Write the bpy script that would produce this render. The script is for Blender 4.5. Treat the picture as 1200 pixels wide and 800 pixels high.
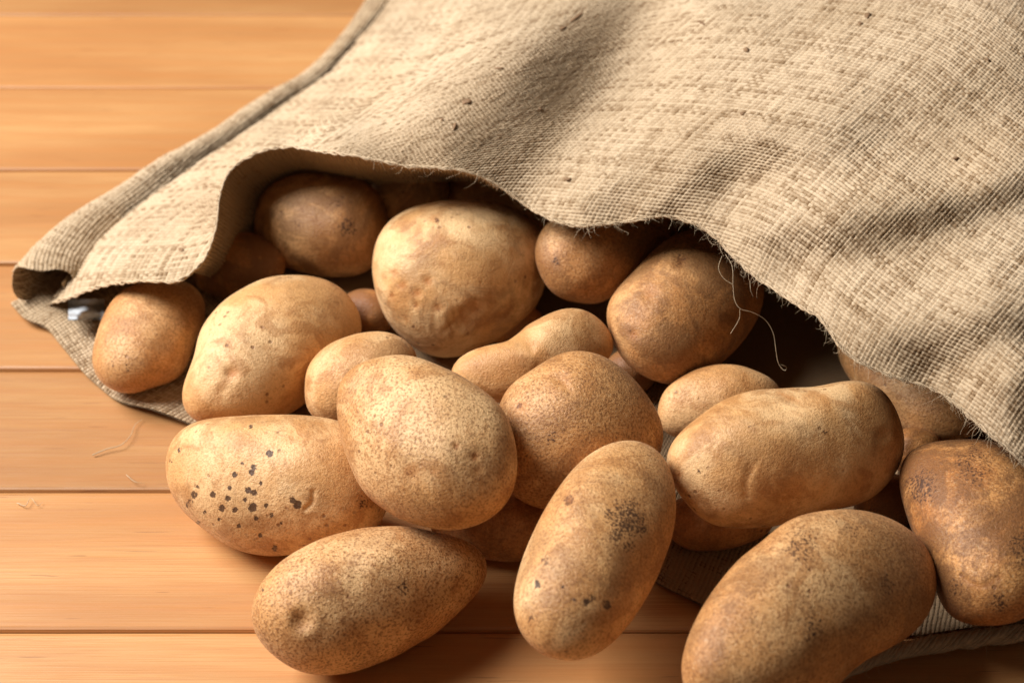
import bpy, bmesh, math
import numpy as np
from mathutils import Vector, Matrix

# ------------------------------------------------------------------ clearing
for o in list(bpy.data.objects):
    bpy.data.objects.remove(o, do_unlink=True)
SC = bpy.context.scene
COL = SC.collection

# ------------------------------------------------------------------ camera
PITCH = math.radians(42.0)
FPX = 2093.0                 # focal length in pixels of a 1200 px wide picture
CAMH = 0.589
cam_data = bpy.data.cameras.new("camera")
cam = bpy.data.objects.new("camera", cam_data)
COL.objects.link(cam)
CAMP = np.array([0.0, -CAMH / math.tan(PITCH), CAMH])
cam.location = CAMP
cam.rotation_euler = (math.radians(90) - PITCH, 0, 0)
cam_data.sensor_width = 36.0
cam_data.lens = 36.0 * FPX / 1200.0
cam_data.clip_start = 0.01
cam_data.clip_end = 50
cam_data.dof.use_dof = True
cam_data.dof.focus_distance = 0.75
cam_data.dof.aperture_fstop = 8.0
cam_data.dof.aperture_blades = 7
SC.camera = cam

# ------------------------------------------------------------------ world (dim room light)
world = bpy.data.worlds.new("World")
SC.world = world
world.use_nodes = True
bg = world.node_tree.nodes["Background"]
bg.inputs[0].default_value = (1.0, 0.82, 0.66, 1)
bg.inputs[1].default_value = 0.065

# ------------------------------------------------------------------ lamps (window-like soft key from the left)
def area(name, loc, target, size, sizey, power, col):
    d = bpy.data.lights.new(name, 'AREA')
    d.shape = 'RECTANGLE'
    d.size = size
    d.size_y = sizey
    d.energy = power
    d.color = col
    o = bpy.data.objects.new(name, d)
    COL.objects.link(o)
    o.location = loc
    o.rotation_euler = (Vector(target) - Vector(loc)).to_track_quat('-Z', 'Y').to_euler()
    return o
area("key_lamp", (-1.22, 0.14, 1.36), (0.0, 0.02, 0.0), 1.00, 1.00, 77, (1.0, 0.985, 0.97))

SC.view_settings.view_transform = 'Standard'
SC.view_settings.look = 'None'
SC.view_settings.exposure = 0.0
SC.view_settings.gamma = 1.0
SC.view_settings.use_curve_mapping = False
SC.cycles.max_bounces = 6

rng = np.random.default_rng(7)

# ------------------------------------------------------------------ projection helpers
RIGHT = np.array([1.0, 0, 0])
UPV = np.array([0, math.sin(PITCH), math.cos(PITCH)])
FWD = np.array([0, math.cos(PITCH), -math.sin(PITCH)])

def ray(px, py):
    px = np.asarray(px, float)[..., None]
    py = np.asarray(py, float)[..., None]
    return FWD + RIGHT * (px - 600) / FPX + UPV * (400 - py) / FPX

def at_depth(px, py, d):
    return CAMP + ray(px, py) * np.asarray(d, float)[..., None]

def depth_z(px, py, z):
    r = ray(px, py)
    return (np.asarray(z, float) - CAMP[2]) / r[..., 2]

def at_z(px, py, z):
    return at_depth(px, py, depth_z(px, py, z))

def to_px(P):
    d = P - CAMP
    f = d @ FWD
    return 600 + FPX * (d @ RIGHT) / f, 400 - FPX * (d @ UPV) / f, f

def spline(pts, n, closed=False):
    """Catmull-Rom through pts, resampled evenly to n points."""
    p = np.asarray(pts, float)
    m = len(p)
    out = []
    segs = m if closed else m - 1
    for i in range(segs):
        if closed:
            a, b, c, d = p[(i - 1) % m], p[i], p[(i + 1) % m], p[(i + 2) % m]
        else:
            b, c = p[i], p[i + 1]
            a = p[i - 1] if i else 2 * b - c
            d = p[i + 2] if i + 2 < m else 2 * c - b
        t = np.linspace(0, 1, 24, endpoint=False)[:, None]
        out.append(0.5 * (2 * b + (c - a) * t + (2 * a - 5 * b + 4 * c - d) * t ** 2 + (3 * b - a - 3 * c + d) * t ** 3))
    out.append((p[0] if closed else p[-1])[None])
    q = np.concatenate(out)
    s = np.concatenate([[0], np.cumsum(np.linalg.norm(np.diff(q, axis=0), axis=1))])
    t = np.linspace(0, s[-1], n, endpoint=not closed)
    return np.stack([np.interp(t, s, q[:, k]) for k in range(q.shape[1])], 1)

def sstep(x, a=0.0, b=1.0):
    t = np.clip((x - a) / (b - a), 0, 1)
    return t * t * (3 - 2 * t)

def mesh_obj(name, verts, faces, mat, parent=None, smooth=True, attrs=None):
    """verts (n,3) array, faces (m,4) or (m,3) array"""
    me = bpy.data.meshes.new(name)
    verts = np.ascontiguousarray(verts, dtype=np.float32)
    faces = np.ascontiguousarray(faces, dtype=np.int32)
    k = faces.shape[1]
    me.vertices.add(len(verts))
    me.vertices.foreach_set("co", verts.ravel())
    me.loops.add(faces.size)
    me.loops.foreach_set("vertex_index", faces.ravel())
    me.polygons.add(len(faces))
    me.polygons.foreach_set("loop_start", np.arange(0, faces.size, k, dtype=np.int32))
    me.polygons.foreach_set("loop_total", np.full(len(faces), k, dtype=np.int32))
    if smooth:
        me.polygons.foreach_set("use_smooth", np.ones(len(faces), dtype=bool))
    me.update(calc_edges=True)
    me.validate()
    for an, av in (attrs or {}).items():
        a = me.attributes.new(an, 'FLOAT', 'POINT')
        a.data.foreach_set("value", np.ascontiguousarray(av, dtype=np.float32))
    me.materials.append(mat)
    o = bpy.data.objects.new(name, me)
    COL.objects.link(o)
    if parent is not None:
        o.parent = parent
    return o

def thing(o, label, cat, group=None):
    o["label"] = label
    o["category"] = cat
    if group:
        o["group"] = group
    return o

def empty(name, loc=(0, 0, 0)):
    o = bpy.data.objects.new(name, None)
    COL.objects.link(o)
    o.location = loc
    o.empty_display_size = 0.03
    return o

# ------------------------------------------------------------------ node helpers
class NT:
    def __init__(s, name):
        s.m = bpy.data.materials.new(name)
        s.m.use_nodes = True
        s.t = s.m.node_tree
        s.b = s.t.nodes["Principled BSDF"]
    def n(s, kind, **kw):
        nd = s.t.nodes.new(kind)
        for k, v in kw.items():
            if k.startswith("i_"):
                key = k[2:]
                key = int(key) if key.isdigit() else key.replace("_", " ")
                if isinstance(v, bpy.types.NodeSocket):
                    s.t.links.new(v, nd.inputs[key])
                else:
                    nd.inputs[key].default_value = v
            else:
                setattr(nd, k, v)
        return nd
    def link(s, a, b):
        s.t.links.new(a, b)
    def math(s, op, a, b=None, c=None, clamp=False):
        nd = s.t.nodes.new('ShaderNodeMath')
        nd.operation = op
        nd.use_clamp = clamp
        for i, v in enumerate((a, b, c)):
            if v is None:
                continue
            if isinstance(v, bpy.types.NodeSocket):
                s.t.links.new(v, nd.inputs[i])
            else:
                nd.inputs[i].default_value = v
        return nd.outputs[0]
    def mix(s, fac, a, b, blend='MIX'):
        nd = s.t.nodes.new('ShaderNodeMix')
        nd.data_type = 'RGBA'
        nd.blend_type = blend
        for sock, v in ((nd.inputs[0], fac), (nd.inputs[6], a), (nd.inputs[7], b)):
            if isinstance(v, bpy.types.NodeSocket):
                s.t.links.new(v, sock)
            elif sock is nd.inputs[0]:
                sock.default_value = v
            else:
                sock.default_value = (*v, 1) if len(v) == 3 else v
        return nd.outputs[2]
    def noise(s, vec, scale, detail=3, rough=0.5, out=0, dist=0.0):
        nd = s.n('ShaderNodeTexNoise')
        nd.inputs['Scale'].default_value = scale
        nd.inputs['Detail'].default_value = detail
        nd.inputs['Roughness'].default_value = rough
        nd.inputs['Distortion'].default_value = dist
        s.link(vec, nd.inputs['Vector'])
        return nd.outputs[out]
    def ramp(s, v, lo, hi, a=0.0, b=1.0):
        nd = s.t.nodes.new('ShaderNodeMapRange')
        nd.interpolation_type = 'SMOOTHSTEP'
        s.link(v, nd.inputs[0])
        nd.inputs[1].default_value = lo
        nd.inputs[2].default_value = hi
        nd.inputs[3].default_value = a
        nd.inputs[4].default_value = b
        return nd.outputs[0]

# ------------------------------------------------------------------ materials
def mat_wood():
    w = NT("pine_wood")
    tc = w.n('ShaderNodeTexCoord').outputs['Object']
    oi = w.n('ShaderNodeObjectInfo')
    sh = w.n('ShaderNodeCombineXYZ')
    w.link(w.math('MULTIPLY', oi.outputs['Random'], 37.0), sh.inputs[0])
    w.link(w.math('MULTIPLY', oi.outputs['Random'], 11.0), sh.inputs[1])
    add = w.n('ShaderNodeVectorMath', operation='ADD')
    w.link(tc, add.inputs[0]); w.link(sh.outputs[0], add.inputs[1])
    def mp(sx, sy, sz=1.0):
        m = w.n('ShaderNodeMapping')
        m.inputs['Scale'].default_value = (sx, sy, sz)
        w.link(add.outputs[0], m.inputs[0])
        return m.outputs[0]
    broad = w.noise(mp(1.2, 9.0, 9.0), 3.0, 4, 0.55, dist=0.3)
    lines = w.noise(mp(1.3, 120.0, 120.0), 5.0, 6, 0.74, dist=0.08)
    wv = w.n('ShaderNodeTexWave', wave_type='BANDS', bands_direction='Y')
    wv.inputs['Scale'].default_value = 26.0
    wv.inputs['Distortion'].default_value = 5.0
    wv.inputs['Detail'].default_value = 3.0
    wv.inputs['Detail Scale'].default_value = 0.9
    w.link(mp(0.35, 1.0), wv.inputs[0])
    fine = w.noise(mp(6.0, 420.0, 420.0), 4.0, 2, 0.5)
    c = w.mix(w.ramp(broad, 0.3, 0.72), (0.40, 0.176, 0.057), (0.53, 0.275, 0.102))
    c = w.mix(w.math('MULTIPLY', w.ramp(lines, 0.50, 0.62), 0.42), c, (0.36, 0.135, 0.038))
    c = w.mix(w.math('MULTIPLY', w.ramp(wv.outputs[0], 0.35, 1.0), 0.30), c, (0.47, 0.19, 0.055))
    c = w.mix(w.math('MULTIPLY', w.ramp(fine, 0.50, 0.60), 0.42), c, (0.40, 0.17, 0.05))
    # plank-to-plank tone
    hv = w.n('ShaderNodeHueSaturation')
    w.link(c, hv.inputs['Color'])
    w.link(w.math('MULTIPLY_ADD', oi.outputs['Random'], 0.28, 0.88), hv.inputs['Value'])
    # a few small white scuffs
    sc = w.noise(mp(60, 110, 60), 1.0, 3, 0.6)
    c = w.mix(w.math('MULTIPLY', w.ramp(sc, 0.74, 0.80), 0.35), hv.outputs[0], (0.72, 0.60, 0.48))
    # short dark pores and scratches along the grain
    po = w.noise(mp(26, 520, 520), 1.0, 2, 0.5)
    c = w.mix(w.math('MULTIPLY', w.ramp(po, 0.68, 0.74), 0.55), c, (0.22, 0.085, 0.03))
    kn = w.n('ShaderNodeTexVoronoi', feature='F1')
    kn.inputs['Scale'].default_value = 1.0
    w.link(mp(5.5, 17.0, 17.0), kn.inputs['Vector'])
    c = w.mix(w.math('MULTIPLY', w.ramp(kn.outputs[0], 0.085, 0.03), 0.7), c, (0.23, 0.085, 0.028))
    w.link(c, w.b.inputs['Base Color'])
    w.link(w.ramp(lines, 0.2, 0.8, 0.36, 0.52), w.b.inputs['Roughness'])
    bp = w.n('ShaderNodeBump')
    bp.inputs['Strength'].default_value = 0.35
    bp.inputs['Distance'].default_value = 0.0006
    w.link(w.math('ADD', w.math('MULTIPLY', lines, 0.7), w.math('MULTIPLY', fine, 0.5)), bp.inputs['Height'])
    w.link(bp.outputs[0], w.b.inputs['Normal'])
    return w.m

def mat_potato():
    w = NT("potato_skin")
    tc = w.n('ShaderNodeTexCoord').outputs['Object']
    oi = w.n('ShaderNodeObjectInfo')
    sepc = w.n('ShaderNodeSeparateColor')
    w.link(oi.outputs['Color'], sepc.inputs[0])
    tone, speck, dirt = sepc.outputs[0], sepc.outputs[1], sepc.outputs[2]
    sh = w.n('ShaderNodeVectorMath', operation='ADD')
    cx = w.n('ShaderNodeCombineXYZ')
    w.link(w.math('MULTIPLY', oi.outputs['Random'], 53.0), cx.inputs[0])
    w.link(w.math('MULTIPLY', oi.outputs['Random'], 17.0), cx.inputs[2])
    w.link(tc, sh.inputs[0]); w.link(cx.outputs[0], sh.inputs[1])
    V = sh.outputs[0]
    big = w.noise(V, 22, 4, 0.55, dist=0.4)
    mid = w.noise(V, 85, 4, 0.6)
    grain = w.noise(V, 900, 4, 0.66)
    fine = w.noise(V, 1500, 2, 0.6)
    mark = w.n('ShaderNodeAttribute', attribute_name='mark').outputs['Fac']
    eye = w.n('ShaderNodeAttribute', attribute_name='eye').outputs['Fac']
    pale = w.mix(w.ramp(big, 0.42, 0.58), (0.71, 0.39, 0.150), (0.83, 0.545, 0.27))
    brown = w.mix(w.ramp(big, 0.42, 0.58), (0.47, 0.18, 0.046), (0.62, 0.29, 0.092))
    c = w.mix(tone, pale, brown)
    c = w.mix(w.math('MULTIPLY', w.ramp(mid, 0.50, 0.64), 0.4), c, (0.43, 0.20, 0.065))
    bl = w.ramp(w.noise(V, 40, 5, 0.7, dist=1.2), 0.48, 0.60)
    c = w.mix(w.math('MULTIPLY', bl, 0.60), c, (0.40, 0.165, 0.045))
    # netting / lenticels
    vor = w.n('ShaderNodeTexVoronoi', feature='F1')
    vor.inputs['Scale'].default_value = 700
    vor.inputs['Randomness'].default_value = 1.0
    w.link(V, vor.inputs['Vector'])
    dots = w.math('MULTIPLY', w.ramp(vor.outputs[0], 0.30, 0.12), w.ramp(mid, 0.38, 0.58))
    g1 = w.math('MULTIPLY', w.ramp(grain, 0.50, 0.60), speck)
    c = w.mix(w.math('MULTIPLY', g1, 0.85), c, (0.24, 0.10, 0.032))
    c = w.mix(w.math('MULTIPLY', w.ramp(grain, 0.46, 0.32), w.math('MULTIPLY', speck, 0.45)), c, (0.72, 0.52, 0.29))
    c = w.mix(w.math('MULTIPLY', dots, w.math('MULTIPLY_ADD', speck, 0.5, 0.25)), c, (0.20, 0.085, 0.03))
    # sparse larger pits
    v2 = w.n('ShaderNodeTexVoronoi', feature='F1')
    v2.inputs['Scale'].default_value = 150
    w.link(V, v2.inputs['Vector'])
    pits = w.math('MULTIPLY', w.ramp(v2.outputs[0], 0.17, 0.08), w.ramp(big, 0.45, 0.6))
    c = w.mix(w.math('MULTIPLY', pits, 0.75), c, (0.17, 0.06, 0.02))
    # soil film
    so = w.math('MULTIPLY', w.ramp(w.math('ADD', w.noise(V, 34, 6, 0.72, dist=0.6), w.math('MULTIPLY_ADD', dirt, 0.16, -0.08)), 0.47, 0.60), w.math('MULTIPLY', dirt, 1.15, clamp=True))
    c = w.mix(w.math('MULTIPLY', so, 0.72), c, (0.16, 0.066, 0.023))
    # traced marks: edges broken by the grain
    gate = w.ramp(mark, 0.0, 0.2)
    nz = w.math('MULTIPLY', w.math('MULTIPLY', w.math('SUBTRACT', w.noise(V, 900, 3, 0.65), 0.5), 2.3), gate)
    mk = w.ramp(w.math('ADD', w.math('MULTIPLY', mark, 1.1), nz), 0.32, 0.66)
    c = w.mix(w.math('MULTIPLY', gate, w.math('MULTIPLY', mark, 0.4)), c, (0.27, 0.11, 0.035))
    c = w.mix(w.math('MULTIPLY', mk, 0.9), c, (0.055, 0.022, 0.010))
    c = w.mix(w.math('MULTIPLY', eye, 0.85), c, (0.44, 0.15, 0.032))
    w.link(c, w.b.inputs['Base Color'])
    w.link(w.ramp(grain, 0.35, 0.65, 0.38, 0.60), w.b.inputs['Roughness'])
    w.b.inputs['Sheen Weight'].default_value = 0.03
    w.b.inputs['Sheen Roughness'].default_value = 0.4
    w.b.inputs['Subsurface Weight'].default_value = 0.02
    w.b.inputs['Subsurface Radius'].default_value = (0.004, 0.002, 0.001)
    w.b.inputs['Subsurface Scale'].default_value = 0.6
    w.b.inputs['Specular IOR Level'].default_value = 0.42
    bp = w.n('ShaderNodeBump')
    bp.inputs['Strength'].default_value = 0.75
    bp.inputs['Distance'].default_value = 0.0007
    h = w.math('ADD', w.math('MULTIPLY', grain, 0.8), w.math('MULTIPLY', fine, 0.35))
    h = w.math('ADD', h, w.math('MULTIPLY', mid, 1.3))
    h = w.math('SUBTRACT', h, w.math('MULTIPLY', pits, 0.5))
    w.link(h, bp.inputs['Height'])
    w.link(bp.outputs[0], w.b.inputs['Normal'])
    return w.m

def mat_burlap():
    w = NT("burlap")
    yarn = w.n('ShaderNodeAttribute', attribute_name='yarn').outputs['Fac']
    tc = w.n('ShaderNodeTexCoord').outputs['Object']
    big = w.noise(tc, 14, 4, 0.6)
    fib = w.noise(tc, 1800, 3, 0.65)
    c = w.mix(w.ramp(big, 0.3, 0.7), (0.51, 0.375, 0.235), (0.60, 0.455, 0.30))
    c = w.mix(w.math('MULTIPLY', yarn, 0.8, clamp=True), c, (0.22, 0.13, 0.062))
    c = w.mix(w.math('MULTIPLY', w.math('MULTIPLY', w.ramp(fib, 0.45, 0.7), 0.45), w.math('MULTIPLY_ADD', yarn, -0.8, 1.0, clamp=True)), c, (0.60, 0.48, 0.33))
    st = w.ramp(w.noise(tc, 45, 3, 0.6), 0.66, 0.76)
    c = w.mix(w.math('MULTIPLY', st, 0.45), c, (0.20, 0.13, 0.07))
    c = w.mix(w.math('MULTIPLY', w.ramp(yarn, 0.95, 1.7), 0.75), c, (0.10, 0.058, 0.028))  # dark of the see-through weave holes, painted as colour
    w.link(c, w.b.inputs['Base Color'])
    w.b.inputs['Roughness'].default_value = 0.85
    w.b.inputs['Specular IOR Level'].default_value = 0.1
    w.b.inputs['Sheen Weight'].default_value = 0.02
    bp = w.n('ShaderNodeBump')
    bp.inputs['Strength'].default_value = 0.6
    bp.inputs['Distance'].default_value = 0.0004
    w.link(fib, bp.inputs['Height'])
    w.link(bp.outputs[0], w.b.inputs['Normal'])
    return w.m

def mat_plain(name, col, rough=0.7):
    w = NT(name)
    tc = w.n('ShaderNodeTexCoord').outputs['Object']
    nz = w.noise(tc, 400, 3, 0.6)
    c = w.mix(w.ramp(nz, 0.3, 0.7), tuple(x * 0.75 for x in col), col)
    w.link(c, w.b.inputs['Base Color'])
    w.b.inputs['Roughness'].default_value = rough
    return w.m

WOOD = mat_wood()
SKIN = mat_potato()
BURLAP = mat_burlap()
FIBRE = mat_plain("jute_fibre", (0.60, 0.45, 0.28), 0.6)
HUSK = mat_plain("bark_fleck", (0.24, 0.135, 0.065), 0.8)
PLASTIC = mat_plain("white_plastic", (0.42, 0.44, 0.46), 0.6)

# ------------------------------------------------------------------ table of planks
PW = 0.0803
table = empty("wooden_table")
thing(table, "table top of orange varnished pine planks under the potatoes and the sack", "table")
seam0 = at_z(0, 738, 0.0)[1]
def plank_mesh(b, g):
    L, T = 1.5, 0.022
    w = PW - 2 * g
    # cross-section in (y, z), near side first; far edge carries a slightly wider chamfer
    prof = [(0, -T), (0, -b * 1.1), (b * 0.35, -b * 0.35), (b * 1.0, 0.0), (w * 0.25, 0.0), (w * 0.5, 0.00012), (w * 0.75, 0.0),
            (w - b * 1.9, 0.0), (w - b * 0.7, -b * 0.4), (w, -b * 1.3), (w, -T)]
    n = len(prof)
    xs = np.linspace(-L / 2, L / 2, 9)
    v = [(x, y + g, z) for x in xs for (y, z) in prof]
    f = []
    for i in range(len(xs) - 1):
        for j in range(n):
            a, b2 = i * n + j, i * n + (j + 1) % n
            f.append((a, b2, b2 + n, a + n))
    me = bpy.data.meshes.new("plank")
    me.from_pydata(v, [], f + [tuple(range(n - 1, -1, -1)), tuple(range((len(xs) - 1) * n, len(xs) * n))])
    me.materials.append(WOOD)
    me.update()
    return me
pm, pm_tight = plank_mesh(0.0017, 0.0003), plank_mesh(0.0012, 0.0002)
for i in range(-3, 12):
    o = bpy.data.objects.new("plank", pm_tight if i >= 3 else pm)
    COL.objects.link(o)
    o.parent = table
    o.location = (0.05 + 0.11 * math.sin(i * 2.3), seam0 + i * PW, 0.0004 * math.sin(i * 5.1))

# ------------------------------------------------------------------ potatoes
def ico(level):
    bm = bmesh.new()
    bmesh.ops.create_icosphere(bm, subdivisions=level, radius=1.0)
    v = np.array([p.co[:] for p in bm.verts])
    f = np.array([[q.index for q in fc.verts] for fc in bm.faces])
    bm.free()
    return v, f
TOL = 0.003        # neighbours may press together by this much
ICO = {5: ico(5), 6: ico(6), 7: ico(7)}

def waves(dirs, seed, n, lo, hi):
    r = np.random.default_rng(seed)
    s = np.zeros(len(dirs))
    for _ in range(n):
        k = r.normal(size=3)
        k *= r.uniform(lo, hi) / np.linalg.norm(k)
        s += np.sin(dirs @ k + r.uniform(0, 6.28)) / n ** 0.5
    return s

CELL = 4
GX0, GX1, GY0, GY1 = -100, 1700, -420, 1000
GW, GH = (GX1 - GX0) // CELL, (GY1 - GY0) // CELL
FRONT = np.full((GH, GW), 99.0)      # nearest surface so far, per cell

def outline_r(pts, harm):
    q = spline(pts, 256, closed=True)
    x, y = q[:, 0], q[:, 1]
    cr = x * np.roll(y, -1) - np.roll(x, -1) * y
    A = cr.sum() / 2
    cx = ((x + np.roll(x, -1)) * cr).sum() / (6 * A)
    cy = ((y + np.roll(y, -1)) * cr).sum() / (6 * A)
    dx, dy = x - cx, cy - y
    ph = np.arctan2(dy, dx)
    o = np.argsort(ph)
    ph, rr = ph[o], np.hypot(dx, dy)[o]
    g = np.linspace(-np.pi, np.pi, 256, endpoint=False)
    r = np.interp(g, ph, rr, period=2 * np.pi)
    C = np.array([[(dx * dx).mean(), (dx * dy).mean()], [(dx * dy).mean(), (dy * dy).mean()]])
    ev, evec = np.linalg.eigh(C)
    axis = evec[:, 1]
    if axis[0] < 0:
        axis = -axis
    minor = math.sqrt(ev[0] * 2)
    F = np.fft.rfft(r)
    def fn(h, a):
        G = F.copy(); G[h + 1:] = 0
        rs = np.fft.irfft(G, 256)
        return np.interp(a, g, rs, period=2 * np.pi)
    return (cx, cy), fn, axis, minor

def potato(name, pts, label, tone=0.3, speck=0.5, dirt=0.2, lie=0.8, thick=0.95, base=0.0005,
           marks=(), eyes=(), creases=(), level=5, seed=1, lump=0.018, group="potatoes tumbling out of the sack", tol=TOL, free=False):
    (cx, cy), fn, axis, minor = outline_r(pts, 10)
    S, F = ICO[level]
    a, b, c = S[:, 0], S[:, 1], S[:, 2]       # right, up, towards the camera
    ph = np.arctan2(b, a)
    s = np.hypot(a, b)
    R = fn(2, ph) * (1 - s ** 3) + fn(10, ph) * s ** 3
    k = lie * 1.11 * axis[1]
    lum = (waves(S, seed, 9, 1.2, 3.6) * lump + waves(S, seed + 500, 14, 5, 11) * 0.006) * (1 - s ** 6)
    offx, offy = a * R, b * R
    T = minor * thick * math.sqrt(1 + 0.5 * k * k)
    dd = -c * T * (1 + lum * 2.2) + k * (offx * axis[0] + offy * axis[1])     # depth in pixel units
    px, py = cx + offx, cy - offy
    eye = np.zeros(len(S)); mark = np.zeros(len(S))
    front = c > 0.05
    dent = np.zeros(len(S))
    for (ex, ey, er, dep, col) in eyes:
        d2 = ((px - ex) ** 2 + (py - ey) ** 2) / er ** 2
        g = np.exp(-d2) * front
        rim = np.exp(-((np.sqrt(d2) - 1.5) ** 2) * 2.5) * front
        dent += (g - 0.22 * rim) * dep * (0.6 if er < 8 else 1)
        eye = np.maximum(eye, np.exp(-d2 * 1.6) * front * col)
    for cr in creases:
        pl = spline(cr[0], 30)
        wd, dep, col = cr[1:]
        d2 = np.min((px[:, None] - pl[None, :, 0]) ** 2 + (py[:, None] - pl[None, :, 1]) ** 2, axis=1) / wd ** 2
        g = np.exp(-d2) * front
        dent += g * dep
        eye = np.maximum(eye, g * col)
    for (mx, my, mr, st) in marks:
        if mr > 7: st = st * 0.85
        d = np.sqrt((px - mx) ** 2 * 1.15 + (py - my) ** 2 * 0.9) / mr
        mark = np.maximum(mark, (1 - sstep(d, 0.35 if mr > 7 else 0.55, 1.5 if mr > 7 else 1.25)) * front * st)
        dent += (1 - sstep(d, 0.4, 1.3)) * front * 0.5 * min(1, 6 / mr) * st
    dd = dd + dent                                                         # push dents away from the camera
    ix = np.clip(((px - GX0) / CELL).astype(int), 0, GW - 1)
    iy = np.clip(((py - GY0) / CELL).astype(int), 0, GH - 1)
    lim = FRONT[iy, ix]
    def ok(D):
        dep = D * (1 + dd / FPX)
        P = at_depth(px, py, dep)
        return P[:, 2].min() >= base and (free or (dep <= lim + tol).all())
    lo, hi = 0.5, 1.6
    for _ in range(26):
        m = (lo + hi) / 2
        if ok(m): lo = m
        else: hi = m
    D = lo
    dep = D * (1 + dd / FPX)
    P = at_depth(px, py, dep)
    # front surface into the depth map (fills via a dense sphere)
    np.minimum.at(FRONT, (iy, ix), dep)
    for sx, sy in ((1, 0), (-1, 0), (0, 1), (0, -1)):
        if level == 5:
            np.minimum.at(FRONT, (np.clip(iy + sy, 0, GH - 1), np.clip(ix + sx, 0, GW - 1)), dep + 0.001)
    ctr = P.mean(0)
    o = mesh_obj(name, P - ctr, F, SKIN, attrs={"mark": mark, "eye": eye})
    o.location = ctr
    o.color = (tone, speck, min(1.0, dirt + 0.12), 1)
    thing(o, label, "potato", group)
    ext = P.max(0) - P.min(0)
    print("potato %-60s D %.3f zmin %.3f zmax %.3f ext %s" % (label[:60], D, P[:, 2].min(), P[:, 2].max(), np.round(ext, 3)))
    return o

GIN = "potatoes still inside the sack mouth"
GOUT = "potatoes tumbled out on the table"
potato("potato", [(512, 225), (525, 200), (560, 188), (600, 198), (636, 225), (650, 250), (645, 268), (610, 268), (560, 258), (525, 248)],
       "orange brown potato deepest in the sack, a sliver above the large pale pitted one", tone=0.5, speck=0.3, dirt=0.3, seed=31, group=GIN, lie=0)
potato("potato", [(432, 225), (444, 198), (475, 182), (508, 188), (525, 212), (522, 240), (500, 258), (468, 262), (440, 250)],
       "dark shaded brown potato between the round brown one and the orange sliver inside the sack", tone=0.6, speck=0.3, dirt=0.5, seed=32, group=GIN, lie=0)
potato("potato", [(297, 256), (302, 236), (318, 216), (340, 205), (368, 200), (403, 203), (432, 215), (450, 240), (455, 275), (446, 303), (425, 320), (395, 325), (362, 321), (332, 312), (310, 296), (299, 278)],
       "round brown potato under the raised arch of the sack mouth", tone=0.65, speck=0.5, dirt=0.55, seed=3, group=GIN, lie=0.3,
       marks=[(408, 266, 13, 0.55), (395, 240, 9, 0.4), (350, 262, 8, 0.3)])
potato("potato", [(436, 315), (438, 295), (446, 272), (465, 252), (497, 239), (539, 234), (585, 238), (622, 255), (641, 285), (641, 325), (628, 358), (602, 384), (565, 408), (527, 419), (490, 410), (460, 384), (443, 352)],
       "large pale potato with a cluster of pitted eyes, just inside the sack mouth", tone=0.12, speck=0.22, dirt=0.35, seed=4, level=6, group=GIN, lie=0.5,
       eyes=[(501, 329, 6, 2.2, 1), (471, 334, 5, 2, .9), (489, 343, 6, 2.2, 1), (459, 346, 5, 1.8, .8), (487, 357, 5, 2, .7), (512, 360, 6, 2.2, .8),
             (541, 375, 13, 5, .4), (557, 360, 9, 2.5, .5), (507, 257, 7, 2, .6), (492, 264, 6, 1.5, .6), (462, 319, 5, 1.5, .6), (475, 372, 7, 1.5, .3)],
       creases=[([(520, 388), (532, 375), (543, 362)], 2.0, 2.0, .4)],
       marks=[(512, 258, 5, .5), (459, 345, 3.5, .5), (514, 362, 4, .45), (487, 357, 3, .4)])
potato("potato", [(627, 302), (630, 280), (643, 260), (668, 245), (710, 235), (760, 235), (795, 248), (798, 268), (780, 288), (757, 310), (738, 332), (716, 349), (692, 356), (662, 351), (640, 335)],
       "small mottled tan potato under the scalloped middle of the sack edge", tone=0.65, speck=0.75, dirt=0.5, seed=5, group=GIN, lie=0.7,
       marks=[(651, 305, 6, .5), (690, 275, 8, .35)])
potato("potato", [(711, 370), (718, 346), (744, 316), (774, 286), (798, 272), (826, 266), (862, 280), (888, 312), (895, 348), (882, 384), (854, 418), (820, 441), (786, 450), (748, 437), (722, 408)],
       "big brown egg shaped potato leaning up against the sack edge beside the dark hollow", tone=0.75, speck=0.6, dirt=0.55, seed=6, group=GIN, lie=0.6, level=6,
       marks=[(797, 306, 9, .6), (740, 390, 5, .35)], eyes=[(760, 345, 9, 2.5, .35), (742, 392, 6, 2, .6), (797, 306, 8, 2, .4)])
potato("potato", [(982, 400), (1000, 380), (1045, 385), (1095, 415), (1135, 455), (1150, 490), (1143, 506), (1120, 516), (1090, 515), (1060, 503), (1025, 480), (1000, 450), (985, 425)],
       "golden brown potato tucked under the right flank of the sack behind the long smooth one", tone=0.55, speck=0.6, dirt=0.35, seed=7, group=GIN, lie=0.8)
potato("potato", [(771, 490), (775, 464), (793, 445), (824, 430), (860, 427), (892, 437), (912, 452), (915, 475), (895, 498), (855, 512), (812, 515), (782, 508)],
       "small plain tan potato peeping up behind the long smooth one", tone=0.45, speck=0.45, dirt=0.15, seed=8, lie=0.3, group=GOUT)
potato("potato", [(108, 418), (112, 396), (120, 372), (135, 348), (160, 332), (195, 326), (225, 334), (240, 356), (238, 378), (229, 400), (222, 422), (208, 443), (184, 453), (152, 461), (127, 454), (112, 438)],
       "small orange potato alone at the far left corner of the sack mouth", tone=0.6, speck=0.6, dirt=0.2, seed=9, lie=0.5, group=GIN,
       marks=[(131, 426, 3.5, .5), (149, 431, 4, .5)])
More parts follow.
